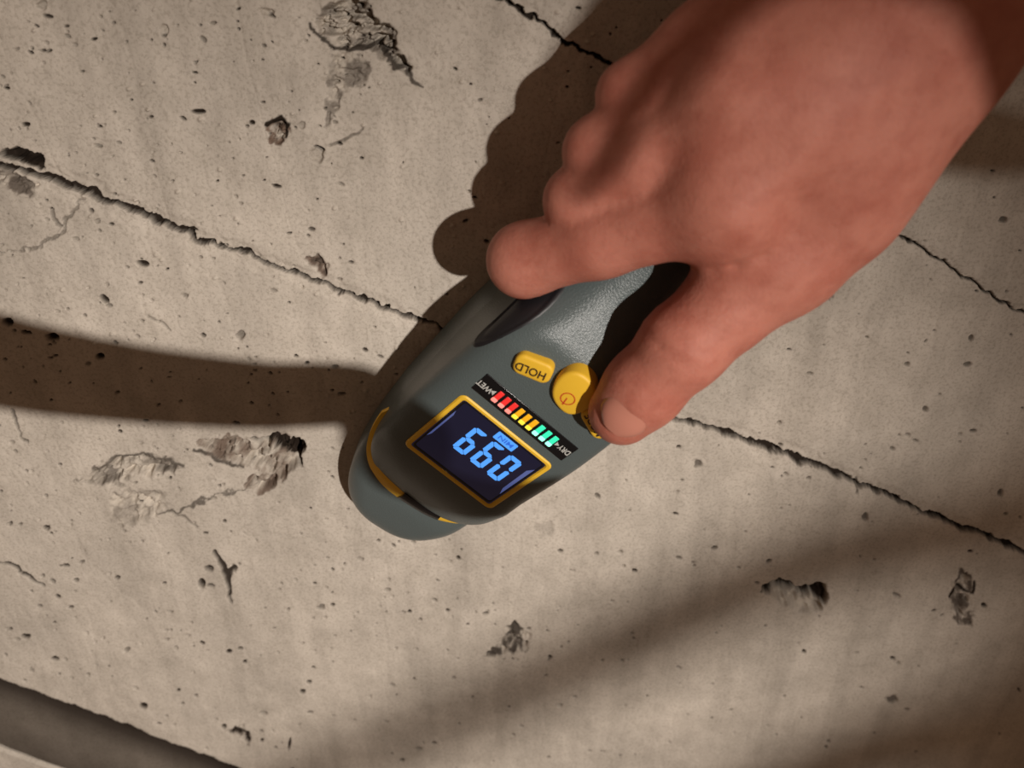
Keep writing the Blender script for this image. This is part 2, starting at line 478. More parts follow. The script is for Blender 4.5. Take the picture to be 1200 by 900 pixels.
    colr = np.stack([np.clip(dirt_shade * 1.2, 0, 1), np.clip(rust, 0, 1), np.clip(pale, 0, 1), np.ones_like(dirt_shade)], -1).reshape(-1, 4)
    id_ = np.arange(nx * ny).reshape(ny, nx)
    Q = np.stack([id_[1:, :-1], id_[1:, 1:], id_[:-1, 1:], id_[:-1, :-1]], -1).reshape(-1, 4)
    cx = 0.5 * (PX[:-1, :-1] + PX[1:, 1:]).ravel(); cy = 0.5 * (PY[:-1, :-1] + PY[1:, 1:]).ravel()
    j1 = np.interp(cx, [p[0] for p in C1], [p[1] for p in C1]); j2 = np.interp(cx, [p[0] for p in C2], [p[1] for p in C2])
    which = np.where(cy < np.minimum(j2, j1), 0, np.where(cy < j1, 1, 2))
    root = bpy.data.objects.new('floor', None); col.objects.link(root)
    tag(root, 'pitted grey concrete slabs with ragged joints under the meter', kind='structure')
    for w in range(3):
        q = Q[which == w]
        used, inv = np.unique(q, return_inverse=True)
        me = fast_mesh('slab', V[used], inv.reshape(-1, 4))
        ca = me.color_attributes.new('dirt_shade', 'FLOAT_COLOR', 'POINT')
        ca.data.foreach_set('color', np.ascontiguousarray(colr[used], np.float32).ravel())
        link('slab', me, M['concrete'], root)
    return root


build_floor()


def build_kerb():
    """Dirty lower kerb beyond the slab's edge, bottom left."""
    a = P(-200, 722, 0.0); b = P(340, 926, 0.0)
    a[2] = b[2] = 0
    d = (b - a); d /= np.linalg.norm(d)
    n = np.array([d[1], -d[0], 0.0])            # away from the slab
    if n[1] > 0: n = -n
    a = a - d * 0.6; L = 1.6
    prof = [(0.008, -0.029), (0.008, -0.020), (0.0085, -0.0125), (0.0095, -0.0085), (0.0115, -0.0055), (0.016, -0.0036), (0.022, -0.0026), (0.030, -0.0020), (0.052, -0.0020), (0.0535, -0.004), (0.054, -0.0295)]
    verts, faces = [], []
    N = 260
    for i in range(N + 1):
        for j, (u, z) in enumerate(prof):
            w = (float(fbm(np.array(i * 0.35), np.array(j * 0.9), 3)) - 0.5)
            p = a + d * (L * i / N) + n * (u + w * 0.0016)
            verts.append((p[0], p[1], z + w * 0.0014))
    m_ = len(prof)
    for i in range(N):
        for j in range(m_ - 1):
            faces.append((i * m_ + j, i * m_ + j + 1, (i + 1) * m_ + j + 1, (i + 1) * m_ + j))
    kme = mesh('kerb', verts, faces)
    ca = kme.color_attributes.new('dirt_shade', 'FLOAT_COLOR', 'POINT')
    grime_shade = [1, 1, 1, 1, 0.9, 0.6, 0.25, 0.1, 0.1, 0.5, 1]         # joint shade painted dark along with the packed grime
    ca.data.foreach_set('color', np.array([[grime_shade[q % m_], 0, 0, 1] for q in range(len(verts))], np.float32).ravel())
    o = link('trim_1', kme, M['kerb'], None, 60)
    tag(o, 'dark dirty concrete kerb below the slab edge at bottom left', kind='structure')
    # paler strip of footing beyond it
    verts, faces = [], []
    prof = [(0.0555, -0.0295), (0.0555, -0.003), (0.057, -0.0015), (0.30, -0.0015), (0.30, -0.0295)]
    for i in range(2):
        for (u, z) in prof:
            p = a + d * (L * i) + n * u
            verts.append((p[0], p[1], z))
    for j in range(4):
        faces.append((j, j + 1, 5 + j + 1, 5 + j))
    o = link('trim_2', mesh('footing', verts, faces), M['concrete'])
    tag(o, 'pale concrete footing at the very bottom left corner', kind='structure')


build_kerb()

# ------------------------------------------------------------------ moisture meter
O = P(560, 528, 0.042)
ND = np.array([-0.22040856, -0.13575352, 0.96591462]); ND /= np.linalg.norm(ND)
E1 = np.array([0.63222902, 0.73420235, 0.2474538])
E2 = np.cross(ND, E1)
TH = math.atan2(E1[1], E1[0])
meter = bpy.data.objects.new('moisture_meter', None)
meter.location = (O[0], O[1], 0)
meter.rotation_euler = (0, 0, TH)
col.objects.link(meter)
tag(meter, 'grey handheld moisture meter with yellow buttons and lit blue display on the concrete', 'meter')
RZ = np.array([[math.cos(TH), math.sin(TH), 0], [-math.sin(TH), math.cos(TH), 0], [0, 0, 1]])
SLOPE, ROLL = 0.2554, -0.0812


def dl(a, b, d=0.0):
    """Point on the meter's sloping face (mm along handle, mm across, mm proud) in the meter's own frame (m)."""
    w = E1 * a + E2 * b + ND * d
    p = RZ @ (w / 1000.0)
    return np.array([p[0], p[1], p[2] + O[2]])


def pchip(x, xp, fp):
    xp = np.array(xp, float); fp = np.array(fp, float)
    h = np.diff(xp); dl_ = np.diff(fp) / h
    m_ = np.zeros_like(fp)
    m_[0], m_[-1] = dl_[0], dl_[-1]
    for i in range(1, len(xp) - 1):
        m_[i] = 0 if dl_[i - 1] * dl_[i] <= 0 else 2 * dl_[i - 1] * dl_[i] / (dl_[i - 1] + dl_[i])
    i = np.clip(np.searchsorted(xp, x) - 1, 0, len(h) - 1)
    t = np.clip((x - xp[i]) / h[i], 0, 1)
    return ((1 + 2 * t) * (1 - t) ** 2 * fp[i] + t * (1 - t) ** 2 * h[i] * m_[i] + t * t * (3 - 2 * t) * fp[i + 1] + t * t * (t - 1) * h[i] * m_[i + 1])


def section(hw, zt, zb, rty, rtz, rby, rbz, n=9):
    rty = min(rty, hw * 0.98); rby = min(rby, hw * 0.98)
    hh = zt - zb
    rtz = min(rtz, hh * 0.62); rbz = min(rbz, hh * 0.36)
    pts = []
    A = np.linspace(0, math.pi / 2, n)
    for t in A: pts.append((hw - rty + rty * math.cos(t), zt - rtz + rtz * math.sin(t)))            # +y top corner
    for s in np.linspace(1, -1, 11)[1:-1]: pts.append(((hw - rty) * s, zt))
    for t in A[::-1]: pts.append((-(hw - rty) - rty * math.cos(t), zt - rtz + rtz * math.sin(t)))   # -y top
    for t in A: pts.append((-(hw - rby) - rby * math.cos(t), zb + rbz - rbz * math.sin(t)))
    for t in A[::-1]: pts.append((hw - rby + rby * math.cos(t), zb + rbz - rbz * math.sin(t)))
    return pts


def yc(x): return -1.0 + (0.075 * (x + 10) if x < -10 else 0.0) + (0.02 * (x - 60) if x > 60 else 0.0)


def loft(name, xs, fn, material, cap=True, roll_from=22.0):
    verts, faces, m_ = [], [], None
    for x in xs:
        s = fn(x)
        m_ = len(s)
        zt = max(q[1] for q in s)
        for y, z in s:
            w = np.clip((z - roll_from) / max(zt - roll_from, 1e-3), 0, 1) if zt > roll_from + 1 else 0
            rl = ROLL * y * w * (1.0 if x < 40 else max(0.0, 1 - (x - 40) / 40))
            verts.append((x / 1000, (y + yc(x)) / 1000, (z + rl) / 1000))
    n = len(xs)
    for i in range(n - 1):
        for j in range(m_):
            k2 = (j + 1) % m_
            faces.append((i * m_ + j, i * m_ + k2, (i + 1) * m_ + k2, (i + 1) * m_ + j))
    if cap:
        faces.append(tuple(range(m_ - 1, -1, -1)))
        faces.append(tuple((n - 1) * m_ + j for j in range(m_)))
    me = mesh(name, verts, faces)
    return link(name, me, material, meter, 50)


def hw_low(x):
    if x > -5: return min(27.2, hw_up(x) - 0.15)
    if x < -22: return 27.2 * max(1e-4, 1 - ((-22 - x) / 49.2) ** 2.5) ** (1 / 2.5)
    return 27.2


def sec_low(x):
    zt = pchip(x, [-71.2, -69, -65, -58, -48, -40, 60], [8, 14, 17.0, 19.5, 22.0, 22.6, 22.2])
    zb = pchip(x, [-71.2, -69, -64, -55, 60], [7, 3.5, 1.2, 0.0, 0.0])
    return section(hw_low(x), zt, zb, 9 if x < -30 else 0.6, 7 if x < -30 else 0.4, 4, 4)


low_x = np.concatenate([-71.15 + 8 * np.linspace(0, 1, 14) ** 2.2, np.linspace(-62, 44, 50)])


def hw_up(x):
    if x < -18: return 27.3 * max(1e-4, 1 - ((-18 - x) / 25.2) ** 2.7) ** (1 / 2.7)
    return float(pchip(x, [-18, 12, 30, 40, 52, 66, 84, 110, 140, 162, 170], [27.3, 27.6, 27.0, 26.0, 24.0, 21.5, 18.2, 17.2, 18, 15, 7]))


def zt_up(x):
    return float(pchip(x, [-43.2, -40.5, -36, -30.5, -25, -20, -18, 33, 40, 46, 53, 60, 68, 80, 100, 130, 160, 170],
                       [24.0, 26.0, 29.0, 32.4, 35.0, 36.8, 37.35, 50.35, 51.4, 51.2, 49.2, 46.7, 44.6, 43.2, 42.6, 42.6, 40.5, 33]))


def sec_up(x):
    zb = float(pchip(x, [-45.2, 36, 44, 60, 80, 110, 160, 170], [22.2, 22.2, 8, 12, 16, 17, 18, 24]))
    f = float(np.clip((x - 34) / 30, 0, 1)); f = f * f * (3 - 2 * f)
    nose = float(np.clip((-18 - x) / 14, 0, 1))
    return section(hw_up(x), zt_up(x), zb, 8.2 + 8.3 * f + 7 * nose, 7 + 9 * f + 3 * nose, 0.6 + 14 * f, 0.5 + 11.5 * f)


up_x = np.concatenate([-43.15 + 8 * np.linspace(0, 1, 18) ** 2.0, np.linspace(-35, 80, 70), np.linspace(84, 170, 30)])
housing = loft('upper_housing', up_x, sec_up, M['grey'])
loft('lower_shell', low_x, sec_low, M['grey'])


# ---- flat pieces on the face
def prism(out, d0, d1, ch=0.0, inset=None):
    """Solid from a 2-D outline (a, b) in mm standing from height d0 to d1 with a chamfered rim."""
    out = np.array(out, float)
    n = len(out); c = out.mean(0)
    rings = [(out, d0), (out, d1 - ch)]
    if ch > 0:
        tng = np.roll(out, -1, 0) - np.roll(out, 1, 0)
        tng /= np.linalg.norm(tng, axis=1)[:, None] + 1e-9
        nrm = np.stack([tng[:, 1], -tng[:, 0]], 1)
        if ((out - c) * nrm).sum() < 0: nrm = -nrm
        for t in (30, 60, 90):
            r = math.radians(t)
            rings.append((out - nrm * ch * (1 - math.cos(r)), d1 - ch + ch * math.sin(r)))
    verts = [dl(p[0], p[1], d) for ring, d in rings for p in ring]
    faces = []
    area = 0.5 * sum(out[i][0] * out[(i + 1) % n][1] - out[(i + 1) % n][0] * out[i][1] for i in range(n))
    for r in range(len(rings) - 1):
        for i in range(n):
            k2 = (i + 1) % n
            faces.append((r * n + i, r * n + k2, (r + 1) * n + k2, (r + 1) * n + i))
    faces.append(tuple(range(n - 1, -1, -1)))
    faces.append(tuple((len(rings) - 1) * n + i for i in range(n)))
    if area < 0: faces = [f[::-1] for f in faces]
    return verts, faces


def join(parts):
    V, Fc = [], []
    for v, f in parts:
        o = len(V)
        V += list(v); Fc += [tuple(i + o for i in q) for q in f]
    return V, Fc


def rrect(a0, a1, b0, b1, r, n=5):
    pts = []
    for (ca, cb, s) in ((a1 - r, b1 - r, 0), (a0 + r, b1 - r, 90), (a0 + r, b0 + r, 180), (a1 - r, b0 + r, 270)):
        for t in np.linspace(0, 90, n):
            q = math.radians(s + t)
            pts.append((ca + r * math.cos(q), cb + r * math.sin(q)))
    return pts


def face_obj(name, vf, material, parent=meter, smooth=35):
    o = link(name, mesh(name, *vf), material, parent, smooth)
    return o


# yellow display frame
def ring_frame(outer, inner, d0, d1, ch):
    n = len(outer)
    rings = [(outer, d0), (outer, d1 - ch), (np.array(outer) * (1 - 0.0) + (np.array(inner) - np.array(outer)) * 0.25, d1),
             (np.array(outer) + (np.array(inner) - np.array(outer)) * 0.75, d1), (inner, d1 - ch), (inner, d0)]
    verts = [dl(p[0], p[1], d) for ring, d in rings for p in ring]
    faces = []
    R = len(rings)
    for r in range(R):
        for i in range(n):
            k2 = (i + 1) % n
            r2 = (r + 1) % R
            faces.append((r * n + i, r * n + k2, r2 * n + k2, r2 * n + i))
    return verts, faces


frame = face_obj('display_frame', ring_frame(rrect(-17.7, 15.3, -19.8, 18.1, 2.2), rrect(-16.0, 13.6, -18.0, 16.3, 1.0), -1.0, 0.9, 0.4), M['yellow'])
screen = face_obj('lcd_screen', prism(rrect(-16.05, 13.65, -18.05, 16.35, 0.9), -1.0, 0.42, 0.25), M['screen'])
tag(screen, 'dark display glass showing 099 in blue')
face_obj('screen_border', ring_frame(rrect(-15.6, 13.2, -17.6, 15.9, 1.2), rrect(-14.6, 12.9, -17.1, 15.3, 1.0), 0.2, 0.62, 0.15), M['black'], screen)
face_obj('edge_strip', prism([(-9.0, -17.0), (9.0, -17.0), (6.5, -15.6), (-6.0, -15.9)], 0.3, 0.47), M['edge_blue'], screen)  # emissive blue strips along the screen's inner edges
face_obj('edge_strip', prism([(-8, 15.2), (8, 15.2), (6, 14.6), (-6, 14.6)], 0.3, 0.47), M['edge_blue'], screen)


# seven-segment digits. Reading frame: X runs along +b, Y (up) runs towards the nose, i.e. -a
def digit(segs, bx, w=5.3, ytop=5.2, ybot=-8.0, t=1.75):
    ym = (ytop + ybot) / 2 - 0.25; g = 0.14; h = t / 2
    x0, x1 = bx - w / 2, bx + w / 2

    def H(y, s0, s1, e0, e1):
        return [(x0 + s0, y + e0), (x1 - s1, y + e0), (x1 - (t if e0 > 0 else 0) * 0 - s1 + 0, y + e0)][:2]
    c = 0.9
    S = {
        'a': [(x0 + c, ytop), (x1 - c, ytop), (x1 - g - 0.45, ytop - 0.45), (x1 - t, ytop - t), (x0 + t, ytop - t), (x0 + g + 0.45, ytop - 0.45)],
        'd': [(x0 + c, ybot), (x1 - c, ybot), (x1 - g - 0.45, ybot + 0.45), (x1 - t, ybot + t), (x0 + t, ybot + t), (x0 + g + 0.45, ybot + 0.45)],
        'f': [(x0, ytop - c), (x0 + 0.45, ytop - 0.45 - g), (x0 + t - g, ytop - t - g), (x0 + t - g, ym + h + g), (x0 + 0.75, ym + 0.3), (x0, ym + h * 0.9)],
        'b': [(x1, ytop - c), (x1 - 0.45, ytop - 0.45 - g), (x1 - t + g, ytop - t - g), (x1 - t + g, ym + h + g), (x1 - 0.75, ym + 0.3), (x1, ym + h * 0.9)],
        'e': [(x0, ybot + c), (x0 + 0.45, ybot + 0.45 + g), (x0 + t - g, ybot + t + g), (x0 + t - g, ym - h - g), (x0 + 0.75, ym - 0.3), (x0, ym - h * 0.9)],
        'c': [(x1, ybot + c), (x1 - 0.45, ybot + 0.45 + g), (x1 - t + g, ybot + t + g), (x1 - t + g, ym - h - g), (x1 - 0.75, ym - 0.3), (x1, ym - h * 0.9)],
        'g': [(x0 + 0.85, ym), (x0 + t, ym + h), (x1 - t, ym + h), (x1 - 0.85, ym), (x1 - t, ym - h), (x0 + t, ym - h)],
    }
    return join([prism([(-y, x) for x, y in S[s]], 0.40, 0.56) for s in segs])


for segs, bx in (('abcdef', -10.25), ('abcdfg', -2.95), ('abcdfg', 4.35)):
    face_obj('digit', digit(segs, bx), M['digit'], screen)
box = face_obj('status_field', prism(rrect(8.9, 12.5, -7.0, 0.9, 0.3, 3), 0.40, 0.56), M['digit'], screen)


def text_mesh(body, size, depth=0.05):
    cu = bpy.data.curves.new('lettering', 'FONT')
    cu.body = body
    cu.size = size
    cu.align_x = 'CENTER'; cu.align_y = 'CENTER'
    cu.extrude = depth
    cu.resolution_u = 4
    cu.offset = 0.018 * size
    o = bpy.data.objects.new('lettering', cu)
    col.objects.link(o)
    bpy.context.view_layer.update()
    me = bpy.data.meshes.new_from_object(o.evaluated_get(bpy.context.evaluated_depsgraph_get()))
    bpy.data.objects.remove(o)
    return me


def put_text(body, size, a, b, d, material, parent, ang=0.0, sx=1.0, bold=0.0, frame_fn=None):
    me = text_mesh(body, size)
    ca, sa = math.cos(ang), math.sin(ang)
    for v in me.vertices:
        X, Y, Zz = v.co
        X *= sx
        Xr, Yr = X * ca - Y * sa, X * sa + Y * ca
        v.co = dl(a - Yr, b + Xr, d + Zz) if frame_fn is None else frame_fn(Xr, Yr, Zz)
    me.materials.clear()
    return link('lettering', me, material, parent)


put_text('MIN', 2.5, 10.9, -3.1, 0.58, M['bluetext'], screen, 0, 1.3)

# LED scale
strip = face_obj('led_panel', prism(rrect(18.7, 26.8, -19.7, 17.8, 0.3, 3), -1.0, 0.45, 0.22), M['black'])
tag(strip, 'black strip with red, amber and green lamps marked DRY and WET')
for i in range(9):
    b = 10.1 - 2.8 * i
    nm = ('red', 'amber', 'green')[i // 3]
    led = face_obj('led', prism(rrect(20.2, 25.1, b - 0.85, b + 0.85, 0.2, 3), 0.3, 0.60, 0.1), M['led_' + nm], strip)
    led2 = face_obj('led_core', prism(rrect(20.1, 21.7, b - 0.95, b + 0.95, 0.3, 3), 0.3, 0.66, 0.1), M['chip_' + nm], strip)
put_text('WET', 3.0, 22.6, 15.3, 0.47, M['white_ink'], strip, 0, 0.85)
put_text('DRY', 3.0, 23.0, -17.2, 0.47, M['white_ink'], strip, 0, 0.75)
face_obj('arrow', prism([(22.9, 13.0), (24.0, 11.6), (21.8, 11.6)], 0.4, 0.5), M['white_ink'], strip)
face_obj('arrow', prism([(22.9, -14.9), (23.8, -13.6), (22.0, -13.6)], 0.4, 0.5), M['white_ink'], strip)


# buttons
def rot_outline(pts, ang, a0, b0):
    ca, sa = math.cos(ang), math.sin(ang)
    return [(a0 + p[0] * ca - p[1] * sa, b0 + p[0] * sa + p[1] * ca) for p in pts]


def smooth_poly(pts, it=3):
    pts = [np.array(p, float) for p in pts]
    for _ in range(it):
        q = []
        for i in range(len(pts)):
            a, b = pts[i], pts[(i + 1) % len(pts)]
            q += [a * 0.75 + b * 0.25, a * 0.25 + b * 0.75]
        pts = q
    return pts


A1 = math.radians(-22)
hb = face_obj('hold_button', prism(rot_outline(rrect(-3.7, 3.7, -5.8, 5.8, 2.6, 7), -A1 * 1.0, 39.2, 10.2), -4.5, 1.6, 1.0), M['yellow'])
put_text('HOLD', 4.0, 38.6, 10.4, 1.63, M['ink'], hb, -A1, 0.85)
pw = face_obj('power_button', prism(smooth_poly([(34.0, -6.2), (36.2, 1.2), (44.5, 4.2), (49.5, 1.0), (49.0, -6.5), (43.5, -10.5), (36.5, -9.6)], 3), -4.5, 1.9, 1.1), M['yellow'])
ring = [(39.6 + 2.3 * math.cos(t), -3.4 + 2.3 * math.sin(t)) for t in np.linspace(0, 2 * math.pi, 32, endpoint=False)]
ring_in = [(39.6 + 1.9 * math.cos(t), -3.4 + 1.9 * math.sin(t)) for t in np.linspace(0, 2 * math.pi, 32, endpoint=False)]
sym = ring_frame(np.array(ring), np.array(ring_in), 1.7, 1.95, 0.02)
bar = prism([(39.7, -3.3), (36.9, -4.0), (36.8, -3.5), (39.7, -2.85)], 1.7, 1.95)
face_obj('power_symbol', join([sym, bar]), M['redink'], pw)
mb = face_obj('mode_button', prism(rot_outline(rrect(-3.7, 3.7, -5.8, 5.8, 2.6, 7), A1 * 0.9, 39.0, -15.9), -4.5, 1.4, 1.0), M['yellow'])
put_text('MODE', 3.6, 38.2, -15.6, 1.43, M['ink'], mb, A1 * 0.9, 0.85)


# yellow band round the nose, with the black slot in it
def band(name, s0, s1, material, z0f, z1f, off, n=70):
    # s runs -1 (left flank) .. 0 (front) .. +1 (right flank)
    def plan(s):
        ang = s * math.pi / 2
        x = -18 - 27.2 * abs(math.cos(ang)) ** (2 / 2.7)
        y = -math.copysign(27.3 * abs(math.sin(ang)) ** (2 / 2.7), s)
        return np.array([x, y])
    verts, faces = [], []
    S = np.linspace(s0, s1, n)
    for s in S:
        p = plan(s); q = plan(s + 0.004) - plan(s - 0.004)
        q /= np.linalg.norm(q) + 1e-9
        nr = np.array([q[1], -q[0]])
        if nr @ (p - np.array([-18, 0])) < 0: nr = -nr
        z0, z1 = z0f(s), z1f(s)
        for (o_, z) in ((-4.5, z0 - 2), (off + 1.0, z0 - 2), (off + 1.0, z0), (off - 3.0, z1), (-4.5, z1)):
            w = p + nr * o_
            verts.append((w[0] / 1000, (w[1] + yc(w[0])) / 1000, z / 1000))
    for i in range(n - 1):
        for j in range(5):
            k2 = (j + 1) % 5
            faces.append((i * 5 + j, i * 5 + k2, (i + 1) * 5 + k2, (i + 1) * 5 + j))
    faces.append((4, 3, 2, 1, 0)); faces.append(tuple((n - 1) * 5 + j for j in range(5)))
    o = link(name, mesh(name, verts, faces), material, meter, 40)
    return o


bnd = band('trim_band', -1.0, 0.93, M['yellow'], lambda s: 22.3, lambda s: 22.4 + 2.6 * (1 - abs(s) ** 4), 0.3)
tag(bnd, 'thin yellow band around the nose')
band('nose_slot', -0.06, 0.23, M['black'], lambda s: 23.0, lambda s: 26.0, -0.1, 24)


# black oval grip on the left shoulder: a patch of the housing lifted a little
def oval():
    cx_, rx_ = 47.0, 19.0
    verts, faces = [], []
    R, Nt = 9, 36
    def surf(x, s):          # s: arc-length-like parameter over the +y corner
        sec = sec_up(x)[:9]
        t = np.clip(s, 0, 1) * 8
        i = int(min(7, math.floor(t))); f_ = t - i
        y = sec[i][0] * (1 - f_) + sec[i + 1][0] * f_; z = sec[i][1] * (1 - f_) + sec[i + 1][1] * f_
        rl = ROLL * y * np.clip((z - 22) / max(zt_up(x) - 22, 1), 0, 1) * (1.0 if x < 40 else max(0.0, 1 - (x - 40) / 40))
        return np.array([x, y + yc(x), z + rl])
    def nrm(x, s):
        a = surf(x + .3, s) - surf(x - .3, s); b = surf(x, min(s + .03, 1)) - surf(x, max(s - .03, 0))
        q = np.cross(a, b); q /= np.linalg.norm(q) + 1e-9
        return q if q[1] + q[2] > 0 else -q
    for r in range(R + 1):
        f_ = r / R
        for i in range(Nt):
            t = 2 * math.pi * i / Nt
            x = cx_ + rx_ * f_ * math.cos(t); s = 0.26 + 0.36 * f_ * math.sin(t)
            h = 0.9 * (1 - f_ ** 6) - 0.5
            if r == R - 1: h = 0.75
            p = surf(x, s) + nrm(x, np.clip(s, .03, .97)) * h
            verts.append(p / 1000)
    for r in range(R):
        for i in range(Nt):
            k2 = (i + 1) % Nt
            faces.append((r * Nt + i, (r + 1) * Nt + i, (r + 1) * Nt + k2, r * Nt + k2))
    o = link('grip_inlay', mesh('grip_inlay', verts, faces), M['rubber'], meter, 179)
    tag(o, 'black rubber oval set into the side of the grip')


oval()


# ------------------------------------------------------------------ hand
def build_hand():
    h = 0.0011
    J = lambda px, py, z: P(px, py, z)
    wrist = J(1112, -62, 0.056)
    elbow = wrist + np.array([0.165, 0.165, 0.03])
    imcp, ipip = J(846, 232, 0.061), J(615, 305, 0.040)
    mmcp, mpip = J(852, 118, 0.057), J(680, 236, 0.046)
    rmcp, rpip = J(880, 40, 0.050), J(702, 178, 0.046)
    pmcp, ppip = J(915, -30, 0.048), J(738, 112, 0.045)
    tcmc, tmcp, tip_, ttip = J(1005, 140, 0.050), J(915, 300, 0.055), J(802, 404, 0.061), J(730, 485, 0.0605)
    fw = np.array([math.cos(TH), math.sin(TH), 0]); lf = np.array([-math.sin(TH), math.cos(TH), 0])
    def curl(pip, a, b, L1, L2):
        dip = pip + (-lf * a[0] + fw * a[1] + np.array([0, 0, a[2]])) * L1
        tp = dip + (-lf * b[0] + fw * b[1] + np.array([0, 0, b[2]])) * L2
        return dip, tp
    def unit(v): v = np.array(v, float); return v / np.linalg.norm(v)
    idip, itip = curl(ipip, unit((0.25, -0.20, -0.93)), unit((0.35, -0.1, -0.6)), 0.022, 0.014)
    mdip, mtip = curl(mpip, unit((0.55, -0.1, -0.6)), unit((0.9, 0.0, 0.0)), 0.026, 0.018)
    rdip, rtip = curl(rpip, unit((0.75, -0.1, -0.45)), unit((0.95, 0.0, 0.15)), 0.024, 0.017)
    pdip, ptip = curl(ppip, unit((0.85, 0, -0.3)), unit((0.95, 0.0, 0.2)), 0.018, 0.015)

    lo_ = np.array([-0.03, 0.0, 0.001]); hi_ = np.array([0.285, 0.285, 0.112])
    n = np.ceil((hi_ - lo_) / h).astype(int) + 1
    gx = (lo_[0] + h * np.arange(n[0])).astype(np.float32)
    gy = (lo_[1] + h * np.arange(n[1])).astype(np.float32)
    gz = (lo_[2] + h * np.arange(n[2])).astype(np.float32)
    BIG = np.float32(0.05)

    def field(): return np.full(tuple(n), BIG, np.float32)

    def win(p0, p1, r, mg):
        a = np.clip(np.floor((np.minimum(p0, p1) - r - mg - lo_) / h).astype(int), 0, n)
        b = np.clip(np.ceil((np.maximum(p0, p1) + r + mg - lo_) / h).astype(int) + 1, 0, n)
        return tuple(slice(a[i], b[i]) for i in range(3))

    def smin(a, b, k):
        q = np.clip(0.5 + 0.5 * (b - a) / k, 0, 1)
        return b + (a - b) * q - k * q * (1 - q)

    def cap(fd, p0, p1, r0, r1, k=0.004, flat=None, fs=1.0):
        """add a tapered capsule; flat = direction in which it is thinned by factor fs"""
        s = win(p0, p1, max(r0, r1), 0.014)
        x = gx[s[0]][:, None, None] - p0[0]; y = gy[s[1]][None, :, None] - p0[1]; z = gz[s[2]][None, None, :] - p0[2]
        d = (p1 - p0).astype(np.float32); L = float(d @ d)
        t = np.clip((x * d[0] + y * d[1] + z * d[2]) / L, 0, 1)
        qx, qy, qz = x - t * d[0], y - t * d[1], z - t * d[2]
        if flat is not None:
            w = qx * flat[0] + qy * flat[1] + qz * flat[2]
            e = (1 / fs - 1) * w
            qx, qy, qz = qx + e * flat[0], qy + e * flat[1], qz + e * flat[2]
        dist = np.sqrt(qx * qx + qy * qy + qz * qz) - (r0 + (r1 - r0) * t)
        if flat is not None: dist = dist * (0.5 + 0.5 * fs)
        fd[s] = smin(fd[s], dist, k)

    up = np.array([0.35, -0.22, 0.90]); up /= np.linalg.norm(up)
    palm = field()
    cap(palm, wrist, elbow, 0.0285, 0.038, 0.008, up, 0.74)
    for mc, r, off in ((imcp, 0.0125, (0.003, -0.010)), (mmcp, 0.0125, (-0.002, -0.002)), (rmcp, 0.0115, (-0.008, 0.008)), (pmcp, 0.0105, (-0.014, 0.014))):
        base = wrist + np.array([off[0], off[1], 0.5 * off[0]])
        cap(palm, base, mc, 0.0165, r, 0.011)
    cap(palm, (imcp + mmcp) / 2, wrist, 0.012, 0.017, 0.010)
    cap(palm, (rmcp + mmcp) / 2 + np.array([0, 0, -.004]), wrist, 0.012, 0.017, 0.010)
    # thumb base and the web of skin between thumb and index
    cap(palm, tcmc + np.array([0.010, 0.012, 0.002]), tmcp, 0.0185, 0.0148, 0.011)
    cap(palm, wrist + np.array([-0.004, -0.012, -0.002]), tmcp + np.array([0.012, 0.014, 0]), 0.0185, 0.0145, 0.011)
    cap(palm, imcp * 0.80 + ipip * 0.10 + tmcp * 0.10, tmcp * 0.8 + imcp * 0.15 + tip_ * 0.05, 0.0115, 0.0115, 0.010)
    cap(palm, imcp * 0.62 + wrist * 0.38, tmcp * 0.65 + wrist * 0.35, 0.0145, 0.0145, 0.012)
    # knuckles
    for mc, r in ((imcp, 0.0118), (mmcp, 0.0122), (rmcp, 0.0115)):
        c = mc + np.array([0, 0, 0.0030]); cap(palm, c, c + np.array([0.001, 0, 0]), r, r, 0.006)
    # extensor tendons over the back of the hand
    for mc, o in ((imcp, -0.004), (mmcp, 0.0)):
        cap(palm, mc + np.array([0, 0, 0.0105]), mc * 0.35 + wrist * 0.65 + np.array([0, o, 0.0135]), 0.0026, 0.0026, 0.006)

    fingers = field()
    def finger(pts, rs, k=0.004):
        g = field()
        for i in range(len(pts) - 1):
            cap(g, pts[i], pts[i + 1], rs[i], rs[i + 1], k)
        return g
    sets = [([imcp, imcp * 0.42 + ipip * 0.58 + np.array([0, 0, 0.001]), ipip, idip, itip], [0.0122, 0.0102, 0.0100, 0.0086, 0.0075]),
            ([mmcp, mmcp * 0.45 + mpip * 0.55 + np.array([0, 0, 0.002]), mpip, mdip, mtip], [0.0118, 0.0096, 0.0090, 0.0082, 0.0075]),
            ([rmcp, rmcp * 0.45 + rpip * 0.55 + np.array([0, 0, 0.002]), rpip, rdip, rtip], [0.0112, 0.0090, 0.0085, 0.0076, 0.0070]),
            ([pmcp, pmcp * 0.45 + ppip * 0.55 + np.array([0, 0, 0.002]), ppip, pdip, ptip], [0.0102, 0.0082, 0.0076, 0.0070, 0.0064])]
    for pts, rs in sets:
        g = finger(pts, rs)
        fingers = smin(fingers, g, 0.0008)
    hand = smin(palm, fingers, 0.0035)
    # thumb: flattened pad, nail side towards the camera
    tdir = unit(ttip - tip_)
    th = field()
    cap(th, tmcp, tmcp * 0.45 + tip_ * 0.55, 0.0145, 0.0118, 0.004)
    cap(th, tmcp * 0.45 + tip_ * 0.55, tip_, 0.0118, 0.0116, 0.004)
    cap(th, tip_, tip_ * 0.35 + ttip * 0.65 - np.array([0, 0, 0.001]), 0.0114, 0.0108, 0.004)
    cap(th, tip_ * 0.35 + ttip * 0.65 - np.array([0, 0, 0.001]), ttip - np.array([0, 0, 0.0015]), 0.0108, 0.0098, 0.004)
    hand = smin(hand, th, 0.006)

